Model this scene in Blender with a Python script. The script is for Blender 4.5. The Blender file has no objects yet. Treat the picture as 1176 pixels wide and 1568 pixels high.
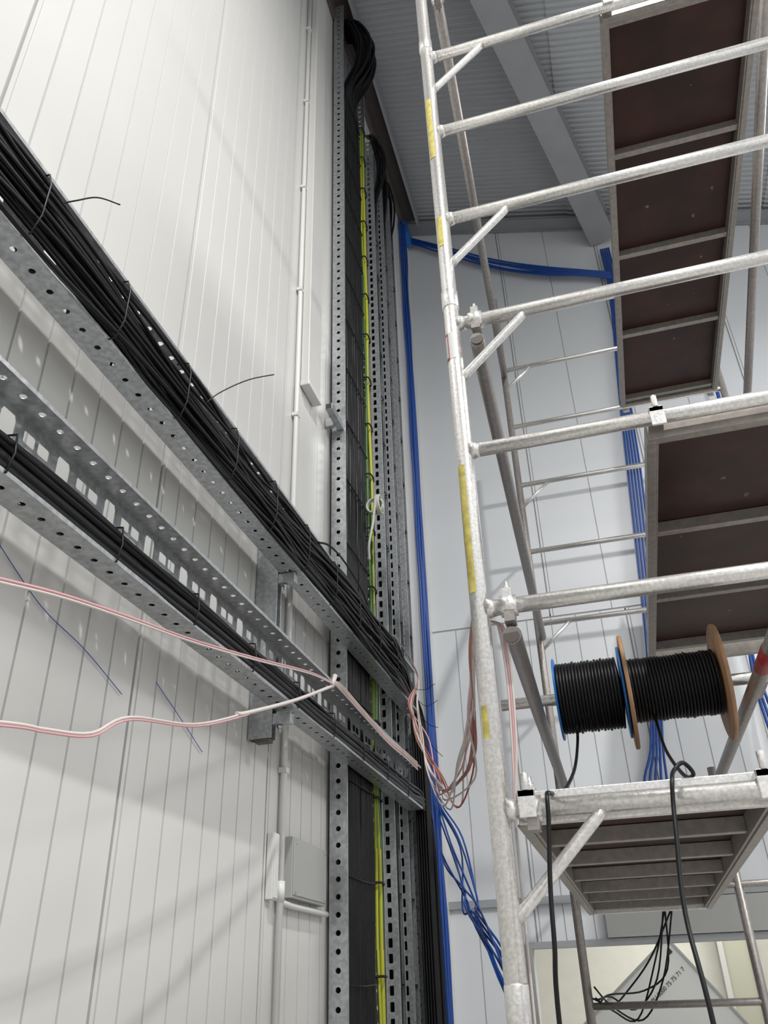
import bpy, math, random
from mathutils import Vector, Matrix
random.seed(7)
scene=bpy.context.scene
scene.view_settings.view_transform='Standard'
scene.view_settings.look='None'
scene.view_settings.exposure=0.0

# ---------------------------------------------------------------- materials
def mat(name,col,rough=0.5,metal=0.0,noise=0.0,nscale=8.0,bump=0.0,bscale=60.0,col2=None,spec=0.5):
    m=bpy.data.materials.new(name); m.use_nodes=True
    nt=m.node_tree; b=nt.nodes['Principled BSDF']
    b.inputs['Base Color'].default_value=(*col,1); b.inputs['Roughness'].default_value=rough
    b.inputs['Metallic'].default_value=metal
    b.inputs['Specular IOR Level'].default_value=spec
    tc=nt.nodes.new('ShaderNodeTexCoord')
    if noise>0 or col2:
        n=nt.nodes.new('ShaderNodeTexNoise'); n.inputs['Scale'].default_value=nscale; n.inputs['Detail'].default_value=6
        nt.links.new(tc.outputs['Object'],n.inputs['Vector'])
        r=nt.nodes.new('ShaderNodeValToRGB')
        c2=col2 if col2 else tuple(c*(1-noise) for c in col)
        r.color_ramp.elements[0].position=0.35; r.color_ramp.elements[0].color=(*c2,1)
        r.color_ramp.elements[1].position=0.65; r.color_ramp.elements[1].color=(*col,1)
        nt.links.new(n.outputs['Fac'],r.inputs['Fac']); nt.links.new(r.outputs['Color'],b.inputs['Base Color'])
    if bump>0:
        n2=nt.nodes.new('ShaderNodeTexNoise'); n2.inputs['Scale'].default_value=bscale; n2.inputs['Detail'].default_value=4
        nt.links.new(tc.outputs['Object'],n2.inputs['Vector'])
        bp=nt.nodes.new('ShaderNodeBump'); bp.inputs['Strength'].default_value=bump; bp.inputs['Distance'].default_value=0.01
        nt.links.new(n2.outputs['Fac'],bp.inputs['Height']); nt.links.new(bp.outputs['Normal'],b.inputs['Normal'])
    return m
M={}
M['panel']=mat('coated_panel',(0.62,0.61,0.585),0.28,0.0,noise=0.03,nscale=1.2,bump=0.03,bscale=3)
M['joint']=mat('panel_joint',(0.34,0.34,0.335),0.6)
M['micro']=mat('panel_microrib_shade',(0.40,0.40,0.39),0.5)  # darker than the panel: groove shading put into the colour
M['panelb']=mat('coated_panel_back',(0.64,0.66,0.68),0.40,0.0,noise=0.03,nscale=1.0)
M['roof']=mat('roof_sheet',(0.47,0.49,0.51),0.5,0.1,noise=0.06,nscale=2)
M['steel']=mat('painted_steel',(0.31,0.32,0.33),0.5,0.1,noise=0.08,nscale=4)
M['dark']=mat('dark_trim',(0.085,0.070,0.065),0.6)
M['floor']=mat('concrete',(0.44,0.43,0.42),0.6,0,noise=0.2,nscale=5,bump=0.1,bscale=30)
M['galv']=mat('galvanised',(0.52,0.54,0.55),0.36,0.75,noise=0.3,nscale=55,bump=0.05,bscale=80)
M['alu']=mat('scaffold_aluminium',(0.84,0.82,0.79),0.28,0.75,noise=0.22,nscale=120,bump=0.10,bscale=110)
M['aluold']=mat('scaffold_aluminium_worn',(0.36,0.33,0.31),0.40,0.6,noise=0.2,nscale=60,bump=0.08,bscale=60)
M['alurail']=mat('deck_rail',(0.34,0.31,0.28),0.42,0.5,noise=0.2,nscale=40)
M['ply']=mat('phenolic_plywood',(0.050,0.019,0.014),0.42,0,col2=(0.026,0.012,0.009),nscale=5,bump=0.05,bscale=40,spec=0.3)
M['splat']=mat('plaster_splash',(0.22,0.15,0.13),0.8,noise=0.4,nscale=60)
M['cable']=mat('black_cable',(0.007,0.007,0.008),0.40,0,noise=0.3,nscale=10,spec=0.28)
M['gy']=mat('earth_yellow',(0.38,0.38,0.025),0.45)
M['green']=mat('earth_green',(0.045,0.12,0.02),0.45)
M['blue']=mat('blue_cable',(0.006,0.055,0.28),0.4)
M['bluepl']=mat('blue_plastic',(0.015,0.15,0.46),0.35)
M['white']=mat('white_plastic',(0.64,0.64,0.62),0.4)
M['pink']=mat('pink_cable',(0.60,0.33,0.34),0.45)
M['whitec']=mat('white_cable',(0.60,0.54,0.51),0.45)
M['red']=mat('red_cable',(0.35,0.07,0.05),0.45)
M['peach']=mat('peach_cable',(0.36,0.18,0.14),0.45)
M['wood']=mat('reel_plywood',(0.46,0.27,0.15),0.6,0,noise=0.25,nscale=14,bump=0.05)
M['yellow']=mat('yellow_tape',(0.62,0.53,0.14),0.5,0,noise=0.4,nscale=40)
M['redtape']=mat('red_tape',(0.35,0.03,0.03),0.45)
M['greybox']=mat('grey_box',(0.36,0.36,0.35),0.5)
M['cream']=mat('cream_panel',(0.62,0.62,0.56),0.5,noise=0.05)
M['olive']=mat('olive_panel',(0.28,0.28,0.22),0.6)
M['board']=mat('white_board',(0.68,0.69,0.67),0.5)
M['ink']=mat('ink',(0.02,0.02,0.02),0.6)
M['coil']=mat('cream_cable',(0.50,0.51,0.44),0.5)

# ---------------------------------------------------------------- mesh builder
class MB:
    def __init__(s): s.v=[];s.f=[];s.m=[];s.sm=[];s.mats=[]
    def mi(s,n):
        if n not in s.mats: s.mats.append(n)
        return s.mats.index(n)
    def face(s,idx,mt,smooth=False):
        s.f.append(idx); s.m.append(s.mi(mt)); s.sm.append(smooth)
    def box(s,a,b,mt,R=None,c=None):
        x0,y0,z0=a;x1,y1,z1=b; n=len(s.v)
        P=[Vector(p) for p in [(x0,y0,z0),(x1,y0,z0),(x1,y1,z0),(x0,y1,z0),(x0,y0,z1),(x1,y0,z1),(x1,y1,z1),(x0,y1,z1)]]
        if R is not None: P=[R@p+Vector(c) for p in P]
        s.v+=P
        for q in [(0,3,2,1),(4,5,6,7),(0,1,5,4),(1,2,6,5),(2,3,7,6),(3,0,4,7)]: s.face([n+i for i in q],mt)
    def beam(s,p0,p1,w,h,mt,up=Vector((0,0,1))):
        p0=Vector(p0);p1=Vector(p1);d=(p1-p0);L=d.length;d.normalize()
        sd=d.cross(up).normalized(); u=sd.cross(d)
        R=Matrix((sd,d,u)).transposed()
        s.box((-w/2,0,-h/2),(w/2,L,h/2),mt,R,p0)
    def path(s,pts,r,mt,n=8,smooth=True,cap=True):
        pts=[Vector(p) for p in pts]
        base=len(s.v); N=len(pts)
        prev=None
        for i,p in enumerate(pts):
            t=(pts[min(i+1,N-1)]-pts[max(i-1,0)])
            if t.length<1e-9: t=Vector((0,0,1))
            t.normalize()
            if prev is None:
                ref=Vector((0,0,1)) if abs(t.z)<0.9 else Vector((1,0,0))
                a=t.cross(ref).normalized()
            else:
                a=(prev-t*prev.dot(t)).normalized()
            prev=a; b=t.cross(a)
            rr=r[i] if isinstance(r,(list,tuple)) else r
            for k in range(n):
                an=2*math.pi*k/n
                s.v.append(p+a*math.cos(an)*rr+b*math.sin(an)*rr)
        for i in range(N-1):
            for k in range(n):
                k2=(k+1)%n
                s.face([base+i*n+k,base+i*n+k2,base+(i+1)*n+k2,base+(i+1)*n+k],mt,smooth)
        if cap:
            s.face([base+k for k in range(n)][::-1],mt); s.face([base+(N-1)*n+k for k in range(n)],mt)
    def tube(s,p0,p1,r,mt,n=16): s.path([p0,p1],r,mt,n)
    def lathex(s,cx,cy,cz,prof,mt,n=40):
        base=len(s.v)
        for (x,r) in prof:
            for k in range(n):
                an=2*math.pi*k/n; s.v.append(Vector((cx+x,cy+r*math.cos(an),cz+r*math.sin(an))))
        for i in range(len(prof)-1):
            for k in range(n):
                k2=(k+1)%n
                s.face([base+i*n+k,base+(i+1)*n+k,base+(i+1)*n+k2,base+i*n+k2],mt,True)
    def plate(s,O,U,V,pitch,ncell,bands,mt):
        O=Vector(O);U=Vector(U);V=Vector(V)
        for i in range(ncell):
            for (v0,v1,kind) in bands:
                holes=kind(i) if kind else []
                nh=max(1,len(holes)); 
                for j in range(nh):
                    u0=(i+j/nh)*pitch;u1=(i+(j+1)/nh)*pitch
                    n=len(s.v)
                    C=[(u1,v1),(u0,v1),(u0,v0),(u1,v0)]
                    s.v+=[O+U*a+V*b for a,b in C]
                    if not holes or holes[j] is None:
                        s.face([n,n+1,n+2,n+3],mt); continue
                    hu,hv=holes[j]; cu=(u0+u1)/2;cv=(v0+v1)/2
                    sq=hu!=hv
                    for k in range(8):
                        an=math.radians(22.5+45*k)
                        a,b=math.cos(an),math.sin(an)
                        if sq: a=math.copysign(min(1,abs(a)*1.35)*0.98,a) if abs(a)>.5 else math.copysign(0.75,a); b=math.copysign(min(1,abs(b)*1.2),b) if abs(b)>.5 else math.copysign(0.8,b)
                        s.v.append(O+U*(cu+hu*a)+V*(cv+hv*b))
                    for k in range(4):
                        p=n+4+2*k;q=n+4+2*k+1;r2=n+4+(2*k+2)%8
                        s.face([n+k,p,q],mt); s.face([n+k,q,r2,n+(k+1)%4],mt)
    def obj(s,name,parent=None,solid=None,bevel=None):
        me=bpy.data.meshes.new(name); me.from_pydata([tuple(v) for v in s.v],[],s.f)
        for m in s.mats: me.materials.append(M[m])
        for i,p in enumerate(me.polygons): p.material_index=s.m[i]; p.use_smooth=s.sm[i]
        me.validate(); me.update()
        o=bpy.data.objects.new(name,me); scene.collection.objects.link(o)
        if parent: o.parent=parent
        if solid:
            md=o.modifiers.new('s','SOLIDIFY'); md.thickness=solid; md.offset=0
        if bevel:
            md=o.modifiers.new('b','BEVEL'); md.width=bevel; md.segments=2; md.limit_method='ANGLE'
        return o
def empty(name):
    o=bpy.data.objects.new(name,None); scene.collection.objects.link(o); return o
def smooth(pts,k=6):
    pts=[Vector(p) for p in pts]; out=[]
    for i in range(len(pts)-1):
        p0=pts[max(i-1,0)];p1=pts[i];p2=pts[i+1];p3=pts[min(i+2,len(pts)-1)]
        for j in range(k):
            t=j/k
            out.append(0.5*((2*p1)+(p2-p0)*t+(2*p0-5*p1+4*p2-p3)*t*t+(3*p1-p0-3*p2+p3)*t**3))
    out.append(pts[-1]); return out
J=lambda a: random.uniform(-a,a)

WX=-1.3; BY=6.4
# ---------------------------------------------------------------- walls with grooves
def groove_wall(mb,O,U,N,length,height,mt,phase=0.0,pitch=0.125):
    O=Vector(O);U=Vector(U);N=Vector(N);prof=[(0,0,mt)]
    t=phase%pitch
    while t<length-0.035:
        if t>0.02:
            j=abs(((t-phase)/1.0)-round((t-phase)/1.0))<0.02
            w,d=(0.006,0.006) if j else (0.0042,0.003)
            g='joint' if j else 'micro'
            prof+=[(t-w,0,mt),(t-w*0.5,-d,g),(t+w*0.5,-d,g),(t+w,0,g)]
            if j: prof+=[(t+0.022,0,mt),(t+0.025,-0.003,'micro'),(t+0.027,-0.003,'micro'),(t+0.030,0,'micro')]
        t+=pitch
    prof.append((length,0,mt))
    b=len(mb.v)
    for (a,d,_) in prof:
        mb.v.append(O+U*a+N*d); mb.v.append(O+U*a+N*d+Vector((0,0,height)))
    for i in range(len(prof)-1):
        mb.face([b+2*i,b+2*i+2,b+2*i+3,b+2*i+1],prof[i+1][2])
    c=len(mb.v)
    q=[O-N*0.1,O+U*length-N*0.1]
    mb.v+=[q[0],q[1],q[1]+Vector((0,0,height)),q[0]+Vector((0,0,height))]
    mb.face([c,c+1,c+2,c+3],mt)
    e=b+2*(len(prof)-1)
    mb.face([b,c,c+3,b+1],mt); mb.face([e,e+1,c+2,c+1],mt); mb.face([b+1,c+3,c+2,e+1],mt); mb.face([b,e,c+1,c],mt)

w=MB(); groove_wall(w,(WX,-5,0),(0,1,0),(1,0,0),BY+5,9.45,'panel',phase=0.007); w.obj('wall_left')
w=MB()
groove_wall(w,(WX,BY,0),(1,0,0),(0,-1,0),0.56,4.28,'panelb',pitch=.2)
groove_wall(w,(WX+0.56,BY,1.92),(1,0,0),(0,-1,0),4.2,2.36,'panelb',phase=0.04,pitch=.2)
groove_wall(w,(3.46,BY,0),(1,0,0),(0,-1,0),2.6,4.28,'panelb',pitch=.2)
groove_wall(w,(WX,BY,4.295),(1,0,0),(0,-1,0),7.36,5.1,'panelb',pitch=.5)
w.box((WX,BY+0.006,4.26),(6.06,BY+0.09,4.32),'joint')
w.obj('wall_back')
w=MB(); groove_wall(w,(6.06,BY,0),(0,-1,0),(-1,0,0),BY+5,7.5,'panelb'); w.obj('wall_right')
w=MB(); groove_wall(w,(6.06,-5,0),(-1,0,0),(0,1,0),7.36,9.4,'panelb'); w.obj('wall_front')
w=MB(); w.box((WX-0.1,-5.1,-0.1),(6.16,10.2,0),'floor'); w.obj('floor')
w=MB(); y=-5.05; prof=[]
while y<BY+0.1:
    prof+=[(y,0),(y+0.016,0),(y+0.026,-0.015),(y+0.044,-0.015),(y+0.054,0)]; y+=0.056
def roofz(x): return 9.42-0.3*(x+1.3)
for (x0,x1,dz) in [(WX-0.1,0.55,0),(0.5,2.4,-0.012),(2.35,4.3,-0.024),(4.25,6.2,-0.036)]:
    b=len(w.v)
    for (yy,d) in prof:
        w.v.append(Vector((x0,yy,roofz(x0)+d+dz))); w.v.append(Vector((x1,yy,roofz(x1)+d+dz)))
    for i in range(len(prof)-1): w.face([b+2*i,b+2*i+1,b+2*i+3,b+2*i+2],'roof')
w.box((WX-0.1,-5.1,0),(6.3,BY+0.1,0.05),'roof',Matrix.Rotation(math.atan(0.3),3,'Y'),(0.08,0,9.45))
w.obj('ceiling')

def ibeam(p0,p1,W,H,t,name):
    mb=MB(); p0=Vector(p0);p1=Vector(p1)
    mb.beam(p0+Vector((0,0,H/2)),p1+Vector((0,0,H/2)),W,t,'steel')
    mb.beam(p0-Vector((0,0,H/2)),p1-Vector((0,0,H/2)),W,t,'steel')
    mb.beam(p0,p1,t,H,'steel'); return mb.obj(name)
ibeam((-0.9,0.5,roofz(-0.9)-0.26),(0.80,6.35,roofz(0.8)-0.26),0.26,0.28,0.014,'roof_brace_beam')
mb=MB()
mb.beam((WX+0.02,BY-0.09,roofz(WX)-0.16),(6.0,BY-0.09,roofz(6.0)-0.16),0.16,0.02,'steel')
mb.beam((WX+0.02,BY-0.02,roofz(WX)-0.10),(6.0,BY-0.02,roofz(6.0)-0.10),0.02,0.16,'steel')
mb.obj('trim_3')
mb=MB(); mb.box((WX+.003,-4.9,9.24),(WX+0.16,BY-0.2,9.26),'dark'); mb.box((WX+0.16,-4.9,9.12),(WX+0.18,BY-0.2,9.26),'steel')
mb.box((WX+0.003,-4.9,9.0),(WX+0.03,BY-0.2,9.24),'dark')
mb.obj('trim_4')
mb=MB(); mb.box((WX+0.0,BY-0.035,2.15),(6.0,BY-0.001,2.20),'steel'); mb.obj('trim_1')
mb=MB(); mb.box((WX+0.56,BY-0.03,1.88),(3.46,BY+0.1,1.92),'steel'); mb.box((WX+0.52,BY-0.03,0),(WX+0.56,BY+0.1,1.92),'greybox')
mb.box((-0.22,BY-0.045,1.925),(3.6,BY-0.005,2.145),'greybox'); mb.obj('trim_2')
# ---------------------------------------------------------------- adjoining room
mb=MB(); mb.box((-2,10,0),(5.5,10.1,3.2),'cream'); mb.obj('wall_annex_back')
mb=MB(); mb.box((-2.1,BY+0.12,0),(-2,10.1,3.2),'cream'); mb.obj('wall_annex_left')
mb=MB(); mb.box((5.5,BY+0.12,0),(5.6,10.1,3.2),'cream'); mb.obj('wall_annex_right')
mb=MB(); mb.box((-2.1,BY+0.12,3.2),(5.6,10.1,3.3),'olive'); mb.obj('ceiling_annex')
mb=MB()
for x in (0.74,1.35,2.1,3.0):
    mb.box((x,9.6,0),(x+0.24,9.75,3.19),'olive'); mb.box((x-0.05,9.55,0),(x,9.8,3.19),'greybox'); mb.box((x+0.24,9.55,0),(x+0.29,9.8,3.19),'greybox')
mb.obj('cabinet_row')
e=empty('labelled_board')
R=Matrix.Rotation(math.radians(-38),3,'Y')
C0=(0.0,7.35,1.55)
mb=MB(); mb.box((-0.85,-0.02,-0.75),(0.40,0.02,0.22),'board',R,C0)
mb.box((0.32,-0.03,0.12),(0.35,-0.02,0.15),'ink',R,C0)
mb.box((-0.85,-0.035,0.20),(0.40,-0.02,0.22),'greybox',R,C0); mb.box((0.38,-0.035,-0.75),(0.40,-0.02,0.22),'greybox',R,C0)
nb0=len(mb.v)
mb.box((-0.3,0.02,0),(-0.26,0.06,1.2),'wood'); mb.box((0.1,0.02,0),(0.14,0.06,1.2),'wood')
for i in range(nb0,len(mb.v)): mb.v[i]=mb.v[i]+Vector((0.0,7.38,0))
mb.obj('panel',e,bevel=0.002)
tc=bpy.data.curves.new('stencil','FONT'); tc.body='PU 0000 75 75 71 7'; tc.size=0.042; tc.extrude=0.0005
to=bpy.data.objects.new('stencil',tc); tc.materials.append(M['ink']); scene.collection.objects.link(to); to.parent=e
to.matrix_world=Matrix.Translation((0.0,7.325,1.53))@Matrix.Rotation(math.radians(-38),4,'Y')@Matrix.Rotation(math.radians(90),4,'X')

# ---------------------------------------------------------------- horizontal cable trays
XB=-1.195; XE=-1.11; P=0.07
def htray(z0,z1,y0,y1,name):
    mb=MB(); n=int((y1-y0)/P); H=z1-z0
    rh=lambda i:[(0.009,0.009)]
    for z in (z0,z1):
        mb.plate((XB,y0,z),(0,1,0),(1,0,0),P,n,[(0,0.028,None),(0.028,0.062,rh),(0.062,0.085,None)],'galv')
    mb.plate((XE,y0,z0),(0,1,0),(0,0,1),P,n,[(0,0.012,None)],'galv')
    mb.plate((XE,y0,z1-0.012),(0,1,0),(0,0,1),P,n,[(0,0.012,None)],'galv')
    P2=0.105; n2=int((y1-y0)/P2)
    for i in range(n2):
        O=(XB,y0+i*P2,z0)
        if i%2==0:
            mb.plate(O,(0,1,0),(0,0,1),P2,1,[(0,H*0.12,None),(H*0.12,H*0.40,lambda i:[(0.014,H*0.12)]),(H*0.40,H*0.95,lambda i:[(0.026,H*0.255)]),(H*0.95,H,None)],'galv')
        else:
            two=lambda i:[(0.021,0.016),(0.021,0.016)]
            one=lambda i:[(0.042,0.011)]
            mb.plate(O,(0,1,0),(0,0,1),P2,1,[(0,H*0.12,None),(H*0.12,H*0.27,two),(H*0.27,H*0.42,two),(H*0.42,H*0.60,two),(H*0.60,H*0.72,one),(H*0.72,H*0.90,two),(H*0.90,H,None)],'galv')
    return mb.obj(name,solid=0.0018)
htray(3.13,3.39,0.1,4.9,'cable_tray')
htray(2.555,2.80,0.1,4.9,'cable_tray.001')
def vtray(y0,y1,ztop,name,hole=(0.012,0.012)):
    mb=MB(); n=int(ztop/P); xb=-1.282; d=0.083
    for y in (y0,y1):
        mb.plate((xb,y,0.0),(0,0,1),(1,0,0),P,n,[(0,0.02,None),(0.02,0.062,lambda i:[hole]),(0.062,d,None)],'galv')
        sg=1 if y==y0 else -1
        mb.plate((xb+d,y,0.0),(0,0,1),(0,sg,0),P,n,[(0,0.012,None)],'galv')
    W=y1-y0
    mb.plate((xb,y0,0),(0,0,1),(0,1,0),P*2,n//2,[(0,W*0.2,lambda i:[(0.05,min(0.012,W*.08))]),(W*0.2,W*0.5,lambda i:[(0.05,0.012)]),(W*0.5,W*0.8,lambda i:[(0.05,0.012)]),(W*0.8,W,None)],'galv')
    return mb.obj(name,solid=0.0018)
vtray(3.70,4.30,9.2,'cable_tray.002')
vtray(4.54,4.66,8.4,'cable_tray.003',(0.022,0.011))
vtray(4.84,4.95,8.5,'cable_tray.004',(0.022,0.011))
vtray(5.10,5.20,8.5,'cable_tray.005')

def bracket(y,z0,z1,name):
    mb=MB(); xw=WX+0.002; xf=-1.20
    mb.box((xw,y,z0),(xf-0.001,y+0.003,z1),'galv'); mb.box((xw,y+0.041,z0),(xf-0.001,y+0.044,z1),'galv'); mb.box((xw+0.001,y,z0),(xw+0.004,y+0.044,z1),'galv')
    for z in (2.50,3.085):
        mb.box((xw+0.004,y+0.004,z),(-1.13,y+0.040,z+0.041),'galv')
        for dx in (0.03,0.12):
            mb.tube((xw+dx,y+0.022,z-0.025),(xw+dx,y+0.022,z),0.006,'galv',8)
            mb.tube((xw+dx,y+0.022,z-0.014),(xw+dx,y+0.022,z-0.002),0.011,'galv',6)
    mb.box((-1.27,y+0.003,z0-0.012),(-1.21,y+0.041,z0),'dark')
    return mb.obj(name,bevel=0.001)
bracket(2.80,2.45,3.36,'strut_bracket'); bracket(0.45,2.45,3.36,'strut_bracket.001')
mb=MB(); mb.box((-1.245,3.48,4.50),(-1.205,3.69,4.54),'galv'); mb.box((-1.241,3.477,4.504),(-1.209,3.482,4.536),'dark'); mb.box((WX+.002,3.62,4.49),(-1.245,3.65,4.55),'galv'); mb.obj('strut_stub',bevel=0.002)

# ---------------------------------------------------------------- cables in trays
mb=MB()
slots=[]
for k in range(15): slots.append((-1.112,3.142+0.0142*k,0))
for k in range(13): slots.append((-1.127,3.148+0.0142*k,0))
for k in range(5): slots.append((-1.098,3.16+0.034*k,1))
for k in range(6): slots.append((-1.150,3.15+0.030*k,0))
for k,(x,z,lo) in enumerate(slots):
    pts=[]; y=-0.3; ph=random.uniform(0,6); 
    endy=4.99+0.014*(k%8)
    while y<4.55:
        a=0.030 if lo else 0.016
        zz=z+a*math.sin(y*1.7+ph)+J(.011); xx=x+J(.008)+0.009*math.sin(y*2.3+ph)
        if y>2.4: xx+=0.010*min(1,(y-2.4)); zz+=0.035*max(0,min(1,(y-2.4)))*(1 if z>3.22 else 0)
        pts.append((min(xx,-1.078),y,max(zz,3.141 if not lo else 3.12))); y+=random.uniform(0.20,0.32)
    xx=-1.178+0.015*(k%5)
    pts+=[(-1.13,4.80,3.15+(z-3.14)*0.7),(xx,endy-0.03,3.08+0.3*(z-3.14)),(xx,endy,2.9),(xx,endy,2.2),(xx,endy,1.2),(xx,endy,0.01)]
    mb.path(smooth(pts,4),random.choice([0.0060,0.0072,0.0080]),'cable',7)
y=0.3
while y<4.6:
    mb.path([(-1.135,y,3.134),(-1.090,y+.003,3.138),(-1.074,y+.006,3.2),(-1.074,y+.008,3.31),(-1.088,y+.01,3.355),(-1.13,y+.012,3.362)],0.0026,'cable',5); y+=0.36
mb.path(smooth([(-1.11,1.10,3.34),(-1.075,1.12,3.365),(-1.04,1.15,3.40),(-1.0,1.19,3.405)]),0.0022,'cable',6)
mb.path(smooth([(-1.11,1.92,3.33),(-1.08,1.96,3.40),(-1.04,2.08,3.54),(-1.0,2.21,3.66)]),0.0022,'cable',6)
mb.path(smooth([(-1.10,3.0,3.36),(-1.08,3.1,3.39),(-1.075,3.3,3.405),(-1.08,3.6,3.39),(-1.10,3.8,3.36)]),0.005,'cable',6)
mb.obj('tray_cable_bundle')
mb=MB()
for k,(x,z,r) in enumerate([(-1.120,2.572,.0145),(-1.122,2.601,.0145),(-1.126,2.630,.012),(-1.155,2.575,.0135),(-1.158,2.604,.012),(-1.128,2.652,.007),(-1.15,2.64,.007),(-1.165,2.655,.007),(-1.115,2.640,.006)]):
    pts=[];y=-0.3
    while y<4.75: pts.append((x+J(.004),y,max(z+J(.007),2.558+r))); y+=0.33
    xx=-1.185+0.022*(k%4)
    pts+=[(x,4.90,z),(xx,5.12+.02*(k%3),z-0.12),(xx,5.16+.02*(k%3),1.5),(xx,5.16+.02*(k%3),0.01)]
    mb.path(smooth(pts,4),r,'cable',9)
y=0.3
while y<4.7:
    mb.path([(-1.17,y,2.557),(-1.106,y+.004,2.558),(-1.101,y+.01,2.61),(-1.108,y+.012,2.66),(-1.17,y+.014,2.67)],0.0028,'cable',5); y+=0.42
mb.obj('tray_cable_bundle.001')
def vbundle(y0,y1,n,r,top,name,layers=2,loop=0.0,dx=0.022):
    mb=MB(); per=(n+layers-1)//layers
    for k in range(n):
        yy=y0+(y1-y0)*((k%per)+0.5*((k//per)%2))/per; xx=-1.274+dx*(k//per)+r
        pts=[];z=0.01
        while z<top-0.9:
            pts.append((xx+random.uniform(-.004,.006),yy+random.uniform(-.008,.008),z)); z+=random.uniform(.35,.5)
        if loop>0:
            a=loop*(0.5+0.6*random.random()); c=(y0+y1)/2+ (yy-(y0+y1)/2)*0.5
            pts+=[(xx+0.02,c,top-0.75),(xx+a*0.75,c+0.01,top-0.45),(xx+a,c-0.03,top-0.2),(xx+a*0.6,c-0.08,top+0.02),(xx+0.01,c-0.05,top+0.16)]
        else: pts.append((xx,yy,top))
        mb.path(smooth(pts,4),r,'cable',7)
    z=0.4
    while z<top-0.6:
        mb.path([(-1.27,y0-0.02,z),(-1.204,y0-0.015,z),(-1.200,(y0+y1)/2,z),(-1.204,y1+0.0,z+.01),(-1.27,y1+0.015,z+.01)],0.004,'cable',5); z+=0.42
    return mb.obj(name)
vbundle(3.74,4.17,51,0.0118,8.95,'riser_cable_bundle',3,0.22,0.021)
vbundle(4.575,4.645,9,0.0100,8.35,'riser_cable_bundle.001',3,0.14,0.021)
vbundle(4.87,4.935,9,0.0100,8.45,'riser_cable_bundle.002',3,0.10,0.021)
vbundle(5.125,5.19,6,0.0100,8.45,'riser_cable_bundle.003',2,0.08,0.021)
mb=MB()
for (yy,xx,r,gw) in [(4.245,-1.206,0.0115,3),(4.210,-1.214,0.009,9),(4.275,-1.225,0.009,6)]:
    pts=smooth([(xx+random.uniform(-.006,.004),yy+random.uniform(-.010,.010),z*0.45+0.01) for z in range(19)],6)
    n=12; mb.path(pts,r,'gy',n)
    cnt=(len(pts)-1)*n; f0=len(mb.f)-cnt-2
    g=mb.mi('green')
    for i in range(len(pts)-1):
        for k in range(n):
            if ((k+i//6)%n) in range(gw): mb.m[f0+i*n+k]=g
z=0.5
while z<8.2:
    mb.path([(-1.26,4.17,z),(-1.19,4.19,z),(-1.186,4.24,z),(-1.195,4.285,z),(-1.26,4.29,z)],0.006,'cable',5); z+=0.4
mb.obj('earth_cable')
mb=MB()
for k in range(6):
    yy=5.90+0.035*k; xx=-1.280+0.016*(k%2)
    pts=[(-1.27,6.30,9.1+0.01*k),(-1.265,6.1,9.07),(xx,yy,8.9)]
    pts+=[(xx+random.uniform(-.004,.006),yy+random.uniform(-.02,.02),8.5-0.5*i) for i in range(17)]
    mb.path(smooth(pts,4),0.010,'blue',7)
for k in range(6):
    d=0.016*k
    mb.path(smooth([(-1.275,6.32,9.12-d),(-0.805,6.3+J(.02),8.745-d),(-0.327,6.3+J(.02),8.41-d*1.3),(0.13,6.3,8.17-d*1.5),(0.5,6.3,8.0-d),(0.79,6.32,7.89-d)]),0.010,'blue',7)
for k in range(5):
    d=0.02*k
    mb.path(smooth([(0.75+d,6.33,8.25),(0.74+d,6.33,7.6),(0.62+d,6.32,6.38),(0.535+d*1.3,6.3,5.39),(0.42+d*1.2,6.3,4.08),(0.30+d,6.32,3.2),(0.19+d*2,6.34,2.87),(0.12+d*2,6.34,2.23)]),0.0095,'blue',7)
for k in range(8):
    mb.path(smooth([(-1.25,5.85,3.6),(-1.21+J(.02),5.7,3.1),(-1.16+J(.03),5.5,2.75),(-1.03+J(.08),5.2,2.36+J(.08)),(-0.84+J(.06),4.72,2.05+J(.08)),(-0.80+J(.05),4.5,1.96+J(.05)),(-0.60+J(.03),4.05,1.70+J(.03)),(-0.46,3.8,1.35),(-0.35,3.6,0.9)]),0.0055,'blue',7)
for k in range(3):
    mb.path(smooth([(1.36,6.2,7.1),(1.36+J(.02),6.1,6.7),(1.345+J(.02),5.85,6.0),(1.30+J(.03),5.8,5.2),(1.15+J(.03),5.75,4.2),(1.04+J(.03),5.8,3.6),(1.04+J(.03),5.8,3.1),(1.1,5.8,2.4)]),0.010,'blue',7)
mb.box((-1.297,6.12,8.98),(-1.24,6.34,9.16),'bluepl')
mb.obj('blue_data_cables')
mb=MB()
pk=[(-1.0,0.7,2.16),(-1.02,1.1,2.28),(-1.02,1.29,2.33),(-1.02,1.53,2.38),(-1.03,1.86,2.45),(-1.05,2.34,2.57),(-1.07,2.84,2.70),(-1.07,3.13,2.75)]
mb.path(smooth(pk),0.0033,'pink',8)
mb.path(smooth([(x+.006,y,z-0.009) for x,y,z in pk]),0.0028,'whitec',8)
wt=[(-1.0,0.7,1.93),(-1.0,1.16,2.03),(-1.0,1.28,2.05),(-1.0,1.42,2.08),(-1.02,1.58,2.16),(-1.04,1.92,2.24),(-1.05,2.26,2.37),(-1.07,2.71,2.55),(-1.07,3.13,2.74)]
mb.path(smooth(wt),0.0035,'whitec',8)
mb.path(smooth([(-1.048,2.18,2.345),(-1.05,2.26,2.37),(-1.07,2.71,2.55),(-1.07,3.13,2.74)]),0.0068,'whitec',8)
mb.path(smooth([(x+.004,y,z-0.0065) for x,y,z in wt[:7]]),0.0024,'pink',8)
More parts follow.
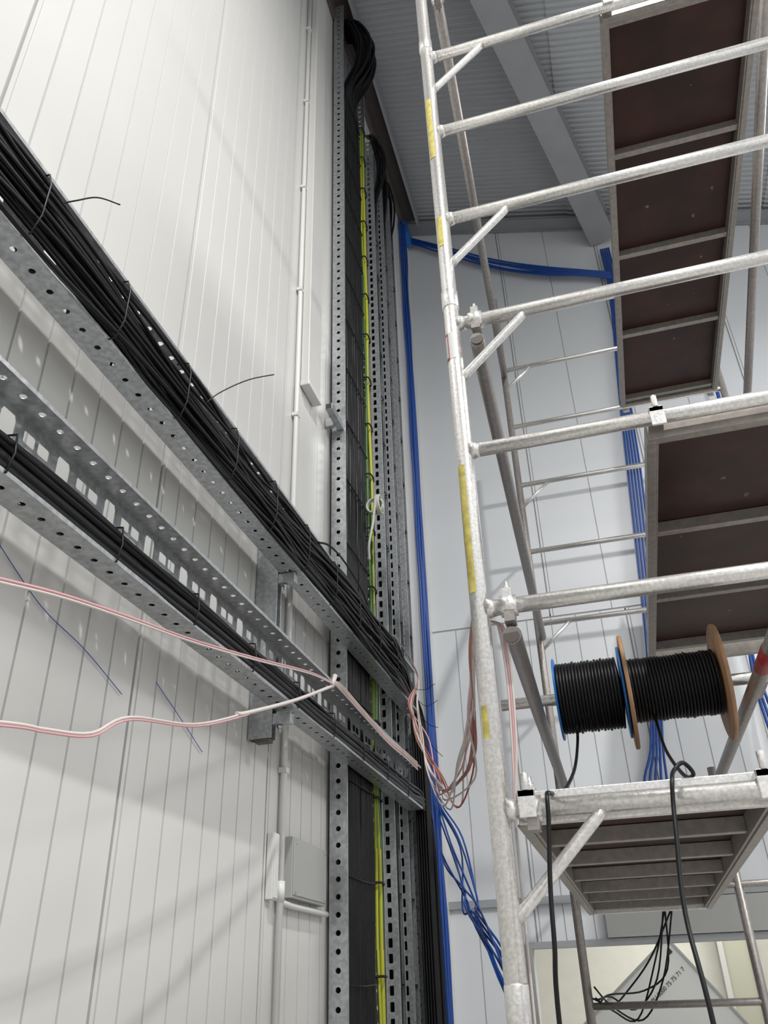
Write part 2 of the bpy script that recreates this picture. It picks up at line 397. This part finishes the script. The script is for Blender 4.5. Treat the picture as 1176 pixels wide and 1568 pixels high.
for k,c in enumerate(['whitec','pink','whitec','peach','whitec']):
    d=0.010*k
    mb.path(smooth([(-1.07,3.11,2.75),(-1.095+d*.3,3.30,2.80-d),(-1.098+d*.3,3.6,2.79-d),(-1.098+d*.3,4.04,2.77-d),(-1.095+d*.2,4.4,2.78-d),(-1.098,4.72,2.79-d)]),0.0045,c,7)
mb.path([(-1.07,3.10,2.72),(-1.06,3.12,2.78)],0.010,'whitec',8)
mb.path(smooth([(-1.293,1.35,2.55),(-1.292,1.55,2.46),(-1.293,1.75,2.42),(-1.294,1.95,2.36)]),0.0012,'blue',5)
mb.path(smooth([(-1.293,2.12,2.45),(-1.292,2.3,2.38),(-1.293,2.45,2.32)]),0.0012,'blue',5)
mb.obj('control_cables')
mb=MB()
for k,c in enumerate(['whitec','peach','pink','whitec','red','whitec','peach','whitec','peach','whitec']):
    mb.path(smooth([(-1.075,4.2,3.38),(-1.07,4.55,3.36),(-1.06,4.70,3.28),(-1.06+J(.03),4.52,3.08),(-0.97+J(.04),4.3,2.81),(-0.87+J(.04),4.1,2.57+J(.03)),(-0.74+J(.05),3.8,2.38+J(.05)),(-0.557+J(.04),3.2,2.36+J(.04)),(-0.42+J(.015),2.6,2.38),(-0.33+J(.008),2.16,2.42),(-0.30,2.05,2.5)]),0.0038,c,7)
for k in range(5):
    mb.path(smooth([(-1.07,4.62,3.2-.05*k),(-1.0,4.6,3.18-.1*k),(-0.93,4.6+J(.05),3.2-.12*k+J(.05))]),0.0018,'cable',5)
for k,c in enumerate(['whitec','pink','whitec']):
    mb.path(smooth([(-0.30,2.05,2.49),(-0.245+.004*k,2.035,2.46),(-0.232+.007*k,2.03,2.43),(-0.225+.006*k,2.03,2.3),(-0.232+.005*k,2.035,2.12),(-0.242,2.04,1.98),(-0.245,2.04,1.85),(-0.25,2.04,1.2)]),0.0032,c,7)
mb.obj('alarm_cable_loop')
mb=MB()
for k in range(3):
    mb.path([(-1.10+0.008*k,4.02+0.055*math.cos(a*math.pi/12),4.15+0.055*math.sin(a*math.pi/12)) for a in range(25)],0.008,'coil',8)
    mb.path([(-1.12+0.05*math.cos(a*math.pi/12),4.02+0.01*k,4.15+0.05*math.sin(a*math.pi/12)) for a in range(25)],0.007,'coil',8)
mb.path(smooth([(-1.10,3.965,4.15),(-1.12,3.97,4.0),(-1.14,3.95,3.85),(-1.14,3.95,3.75)]),0.008,'coil',8)
mb.obj('spare_cable_coil')

# ---------------------------------------------------------------- conduits, trunking & boxes on left wall
mb=MB()
mb.tube((-1.280,3.13,0.0),(-1.280,3.13,8.98),0.013,'white',12)
z=0.6
while z<9:
    mb.box((WX+.002,3.112,z),(-1.265,3.148,z+0.02),'white'); z+=0.9
mb.tube((-1.280,3.13,1.93),(-1.280,3.13,2.0),0.018,'white',12)
mb.path(smooth([(-1.280,3.13,1.93),(-1.280,3.25,1.925),(-1.280,3.45,1.925),(-1.280,3.66,1.925)],3),0.011,'white',10)
mb.obj('conduit_pipe')
mb=MB(); mb.box((WX+.002,3.22,4.5),(-1.25,3.41,8.98),'panel'); mb.box((WX+.002,3.215,4.48),(-1.245,3.415,4.51),'white'); mb.obj('wall_trunking',bevel=0.004)
mb=MB(); mb.box((WX+.002,3.20,1.95),(-1.262,3.60,2.17),'greybox'); mb.box((-1.262,3.21,1.96),(-1.258,3.59,2.16),'greybox')
for a in (3.23,3.57):
    for b in (1.97,2.15): mb.tube((-1.258,a,b),(-1.255,a,b),0.006,'galv',8)
mb.obj('junction_box',bevel=0.003)
mb=MB(); mb.box((WX+.002,3.03,1.93),(-1.27,3.08,2.16),'white'); mb.box((-1.27,3.035,1.935),(-1.266,3.075,2.155),'white'); mb.obj('wall_socket_strip',bevel=0.003)

# ---------------------------------------------------------------- scaffold tower
sc=empty('scaffold_tower')
FY=2.0; RY=4.75; PX=-0.274; QX=1.09
def coupler(mb,c,axis,mt='alu'):
    c=Vector(c)
    ax={'X':Vector((1,0,0)),'Y':Vector((0,1,0)),'Z':Vector((0,0,1))}[axis]
    mb.tube(c-ax*0.022,c+ax*0.022,0.029,mt,14)
    mb.box((c.x-0.012,c.y-0.02,c.z+0.02),(c.x+0.012,c.y+0.02,c.z+0.045),mt)
    mb.tube((c.x,c.y,c.z+0.04),(c.x,c.y,c.z+0.072),0.005,mt,8)
    mb.tube((c.x,c.y,c.z+0.045),(c.x,c.y,c.z+0.057),0.010,mt,6)
    mb.box((c.x-0.014,c.y-0.022,c.z-0.05),(c.x+0.014,c.y+0.022,c.z-0.02),'aluold')
mb=MB()
for x in (PX,QX):
    mb.tube((x,FY,0.02),(x,FY,6.3),0.0255,'alu',20)
    for z,rr in ((1.585,0.0270),(3.62,0.0285),(5.14,0.0285)): 
        mb.path([(x,FY,z-.04),(x,FY,z-.035),(x,FY,z+.035),(x,FY,z+.04)],[0.0255,rr,rr,0.0255],'alu',20)
zs=[1.974+0.5125*k for k in range(-3,9)]
for k,z in enumerate(zs):
    mb.tube((PX+0.01,FY,z),(QX-0.01,FY,z),0.0215,'alu',18)
    for x,sg in ((PX,1),(QX,-1)):
        mb.path([(x+sg*0.02,FY,z),(x+sg*0.045,FY,z)],[0.028,0.0215],'alu',16)
for z in (zs[3],zs[6],zs[7],zs[9],zs[2]):
    for x,sg in ((PX,1),(QX,-1)):
        mb.path([(x+sg*0.235,FY,z-0.012),(x+sg*0.22,FY,z-0.03),(x+sg*0.03,FY,z-0.215),(x+sg*0.012,FY,z-0.235)],0.0145,'alu',12)
for z in (zs[3],zs[4],zs[6]):
    coupler(mb,(PX+0.078,FY,z),'X')
mb.tube((PX,FY,0.0),(PX,FY,0.03),0.07,'alu',16); mb.tube((QX,FY,0.0),(QX,FY,0.03),0.07,'alu',16)
mb.obj('frame_front',sc)
mb=MB()
def arc_label(x,y,z0,z1,a0,a1,mt,r=0.0262):
    n=10;b=len(mb.v)
    for i in range(n+1):
        a=math.radians(a0+(a1-a0)*i/n)
        for z in (z0,z1): mb.v.append(Vector((x+r*math.cos(a),y+r*math.sin(a),z)))
    for i in range(n): mb.face([b+2*i,b+2*i+2,b+2*i+3,b+2*i+1],mt,True)
arc_label(PX,FY,4.36,4.73,215,275,'yellow'); arc_label(PX,FY,3.87,4.02,225,275,'yellow')
arc_label(PX,FY,2.53,2.94,215,268,'yellow'); arc_label(PX,FY,2.14,2.22,225,265,'yellow')
arc_label(PX,FY,3.35,3.46,170,290,'white'); arc_label(PX,FY,3.35,3.46,190,235,'redtape',0.0266); arc_label(PX,FY,3.36,3.45,197,228,'white',0.0268)
mb.obj('post_labels',sc)
mb=MB()
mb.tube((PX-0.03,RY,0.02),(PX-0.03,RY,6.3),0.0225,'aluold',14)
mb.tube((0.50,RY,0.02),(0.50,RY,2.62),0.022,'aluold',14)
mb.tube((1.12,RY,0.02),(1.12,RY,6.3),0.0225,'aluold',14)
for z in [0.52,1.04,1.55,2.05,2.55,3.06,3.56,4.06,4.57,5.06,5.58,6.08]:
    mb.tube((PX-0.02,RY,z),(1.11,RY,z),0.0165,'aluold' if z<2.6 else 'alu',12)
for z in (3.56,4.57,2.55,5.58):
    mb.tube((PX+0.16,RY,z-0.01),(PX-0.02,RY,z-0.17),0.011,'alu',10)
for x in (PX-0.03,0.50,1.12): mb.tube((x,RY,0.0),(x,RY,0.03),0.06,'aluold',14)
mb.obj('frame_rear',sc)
mb=MB()
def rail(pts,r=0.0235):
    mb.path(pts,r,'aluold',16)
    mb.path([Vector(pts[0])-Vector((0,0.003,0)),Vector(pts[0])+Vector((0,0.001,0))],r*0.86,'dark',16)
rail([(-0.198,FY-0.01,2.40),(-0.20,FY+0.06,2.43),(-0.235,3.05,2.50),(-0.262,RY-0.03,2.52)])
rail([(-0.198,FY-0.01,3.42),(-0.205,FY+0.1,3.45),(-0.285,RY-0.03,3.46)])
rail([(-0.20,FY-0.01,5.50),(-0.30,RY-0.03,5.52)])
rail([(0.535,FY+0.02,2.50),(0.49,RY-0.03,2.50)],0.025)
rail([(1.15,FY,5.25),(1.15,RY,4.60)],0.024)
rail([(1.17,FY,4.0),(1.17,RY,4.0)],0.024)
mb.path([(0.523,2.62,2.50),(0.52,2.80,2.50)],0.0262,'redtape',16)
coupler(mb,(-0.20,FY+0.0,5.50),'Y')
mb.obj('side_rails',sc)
def deck(x0,x1,y0,y1,z,name,ny,ply_end=None,endm='alurail'):
    mb=MB(); t=0.028
    for x in (x0,x1-t):
        mb.box((x,y0+0.05,z),(x+t,y1-0.05,z+0.075),'alurail')
        mb.box((x-0.006 if x==x0 else x+t-0.02,y0+0.05,z-0.006),(x+0.02 if x==x0 else x+t+0.006,y1-0.05,z),'alurail')
    pe=ply_end or y1-0.06
    mb.box((x0+t,y0+0.08,z+0.055),(x1-t,pe,z+0.068),'ply')
    for i in range(ny+1):
        y=y0+0.06+(pe-y0-0.10)*i/ny
        mb.box((x0+t,y,z+0.012),(x1-t,y+0.030,z+0.054),'alurail')
    for y,s in ((y0,1),(y1,-1)):
        ya,yb=sorted((y+s*0.035,y+s*0.06))
        mb.box((x0,ya,z-0.004),(x1,yb,z+0.07),endm)
        for x in (x0+0.03,x1-0.03):
            mb.box((x-0.02,min(y-s*0.03,y+s*0.05),z+0.045),(x+0.02,max(y-s*0.03,y+s*0.05),z+0.062),'alu')
            mb.box((x-0.02,min(y-s*0.03,y-s*0.022),z+0.0),(x+0.02,max(y-s*0.03,y-s*0.022),z+0.062),'alu')
            mb.tube((x,y-s*0.026,z+0.06),(x,y-s*0.026,z+0.1),0.009,'alu',8)
    for i in range(12):
        cx=random.uniform(x0+0.12,x1-0.1); cy=random.uniform(y0+0.3,pe-0.2); r=random.uniform(0.003,0.013)
        n=7;b=len(mb.v)
        for k in range(n):
            a=2*math.pi*k/n; rr=r*random.uniform(.5,1.3); mb.v.append(Vector((cx+rr*math.cos(a),cy+rr*math.sin(a)*1.3,z+0.0545)))
        mb.face([b+k for k in range(n)][::-1],'splat')
    return mb.obj(name,sc,bevel=0.002)
deck(0.455,1.07,FY,RY,5.03,'deck_upper',4)
deck(0.25,0.86,FY,4.02,2.955,'deck_middle',3,3.85)
deck(-0.235,0.345,FY,RY,1.950,'deck_lower',6,None,'alu')
mb=MB()
for x in (0.28,0.83): mb.box((x-0.014,3.98,2.96),(x+0.014,RY,3.02),'alurail')
mb.obj('deck_extension',sc)

# ---------------------------------------------------------------- cable reels on axle
AX=(3.05,2.550)
mb=MB(); mb.tube((-0.37,AX[0],AX[1]),(0.62,AX[0],AX[1]),0.021,'alu',18); mb.obj('reel_axle')
def winding(x0,x1,R,r=0.0058):
    prof=[(x0,0.05)]; x=x0+r
    while x<x1-r:
        rr=R+random.uniform(-.003,.003)
        for a in (200,150,120,90,60,30,-20):
            prof.append((x+r*math.cos(math.radians(a))*0.98,rr+r*math.sin(math.radians(a))))
        x+=2*r
    prof.append((x1,0.05)); return prof
def disc(mb,x0,x1,R,mt,hole=0.03):
    mb.lathex(0,AX[0],AX[1],[(x0,hole),(x0,R-0.002),(x0+0.002,R),(x1-0.002,R),(x1,R-0.002),(x1,hole),(x0,hole)],mt,48)
mb=MB()
disc(mb,-0.160,-0.153,0.150,'bluepl'); disc(mb,0.078,0.086,0.165,'bluepl')
mb.lathex(0,AX[0],AX[1],winding(-0.151,0.077,0.124),'cable',44)
mb.lathex(0,AX[0],AX[1],[(-0.161,0.024),(-0.161,0.05),(0.087,0.05),(0.087,0.024)],'bluepl',24)
mb.obj('cable_reel')
mb=MB()
disc(mb,0.090,0.104,0.205,'wood'); disc(mb,0.416,0.430,0.205,'wood')
mb.lathex(0,AX[0],AX[1],winding(0.106,0.414,0.110),'cable',44)
mb.lathex(0,AX[0],AX[1],[(0.090,0.023),(0.090,0.06),(0.430,0.06),(0.430,0.023)],'wood',24)
for k in range(6):
    a=k*math.pi/3; mb.tube((0.430,AX[0]+0.15*math.cos(a),AX[1]+0.15*math.sin(a)),(0.435,AX[0]+0.15*math.cos(a),AX[1]+0.15*math.sin(a)),0.008,'galv',8)
mb.obj('cable_reel.001')
mb=MB()
mb.path(smooth([(-0.10,3.0,2.44),(-0.107,2.95,2.356),(-0.115,2.6,2.19),(-0.134,2.2,2.045),(-0.15,2.03,2.01),(-0.157,1.99,2.004),(-0.157,1.962,1.985),(-0.16,1.955,1.93),(-0.172,1.94,1.8),(-0.176,1.92,1.69),(-0.185,1.92,1.54),(-0.18,1.9,1.0),(-0.18,1.8,0.3),(-0.2,1.6,0.01)]),0.0052,'cable',9)
mb.path(smooth([(0.17,3.02,2.45),(0.168,2.95,2.406),(0.159,2.6,2.22),(0.165,2.2,2.06),(0.175,2.05,2.03),(0.155,2.02,2.05),(0.13,2.0,2.03),(0.12,1.965,2.0),(0.112,1.955,1.95),(0.104,1.93,1.88),(0.089,1.88,1.73),(0.097,1.80,1.52),(0.1,1.78,1.0),(0.1,1.75,0.3),(0.15,1.6,0.01)]),0.0050,'cable',9)
mb.obj('hanging_cables')
mb=MB()
for k in range(5):
    a=J(.05)
    mb.path(smooth([(-0.26+J(.03),4.7,1.62+J(.05)),(-0.2,4.9+J(.1),1.55+J(.05)),(-0.08+a,5.0,1.55+J(.08)),(0.05+a,4.9,1.68+J(.08)),(0.12+J(.05),4.8,1.95)]),0.0045,'cable',7)
mb.obj('loose_cable_loops')

# ---------------------------------------------------------------- lights
def area(name,loc,size,power,col=(1,0.99,0.975),rot=(0,0,0)):
    e=empty(name)
    ld=bpy.data.lights.new(name+'_l','AREA'); ld.shape='RECTANGLE'; ld.size=size[0]; ld.size_y=size[1]; ld.energy=power; ld.color=col
    lo=bpy.data.objects.new('emitter',ld); scene.collection.objects.link(lo); lo.parent=e; lo.location=loc; lo.rotation_euler=rot
    mb=MB(); x,y,z=loc
    mb.box((x-size[0]/2-.03,y-size[1]/2-.03,z+0.01),(x+size[0]/2+.03,y+size[1]/2+.03,z+0.09),'steel')
    mb.tube((x,y-size[1]/3,z+0.09),(x,y-size[1]/3,roofz(x)-0.03),0.006,'galv',6); mb.tube((x,y+size[1]/3,z+0.09),(x,y+size[1]/3,roofz(x)-0.03),0.006,'galv',6)
    mb.obj('housing',e)
area('ceiling_lamp',(1.2,-0.4,8.1),(0.13,0.13),400)
area('ceiling_lamp.001',(3.4,-2.6,7.5),(1.2,2.0),220)
area('ceiling_lamp.002',(4.4,3.0,7.0),(1.2,2.0),260)
e=empty('annex_lamp')
ld=bpy.data.lights.new('annex','AREA'); ld.size=2; ld.energy=135; ld.color=(1,0.98,0.93); lo=bpy.data.objects.new('emitter',ld); lo.location=(1,8,3.15); scene.collection.objects.link(lo); lo.parent=e
wd=bpy.data.worlds.new('World'); scene.world=wd; wd.use_nodes=True
wd.node_tree.nodes['Background'].inputs[0].default_value=(0.75,0.82,0.9,1); wd.node_tree.nodes['Background'].inputs[1].default_value=0.4

# ---------------------------------------------------------------- camera
Yc=Vector((410,-736,-1250)).normalized(); Zc=Vector((-68,2079,-1250)); Zc=(Zc-Zc.dot(Yc)*Yc).normalized(); Xc=Yc.cross(Zc)
R=Matrix((Xc,Yc,Zc))
cd=bpy.data.cameras.new('camera'); cd.sensor_fit='HORIZONTAL'; cd.sensor_width=36; cd.lens=36*1250/1176; cd.clip_start=0.02
co=bpy.data.objects.new('camera',cd); scene.collection.objects.link(co)
co.matrix_world=Matrix.Translation((0,0,1.6))@R.to_4x4()
scene.camera=co
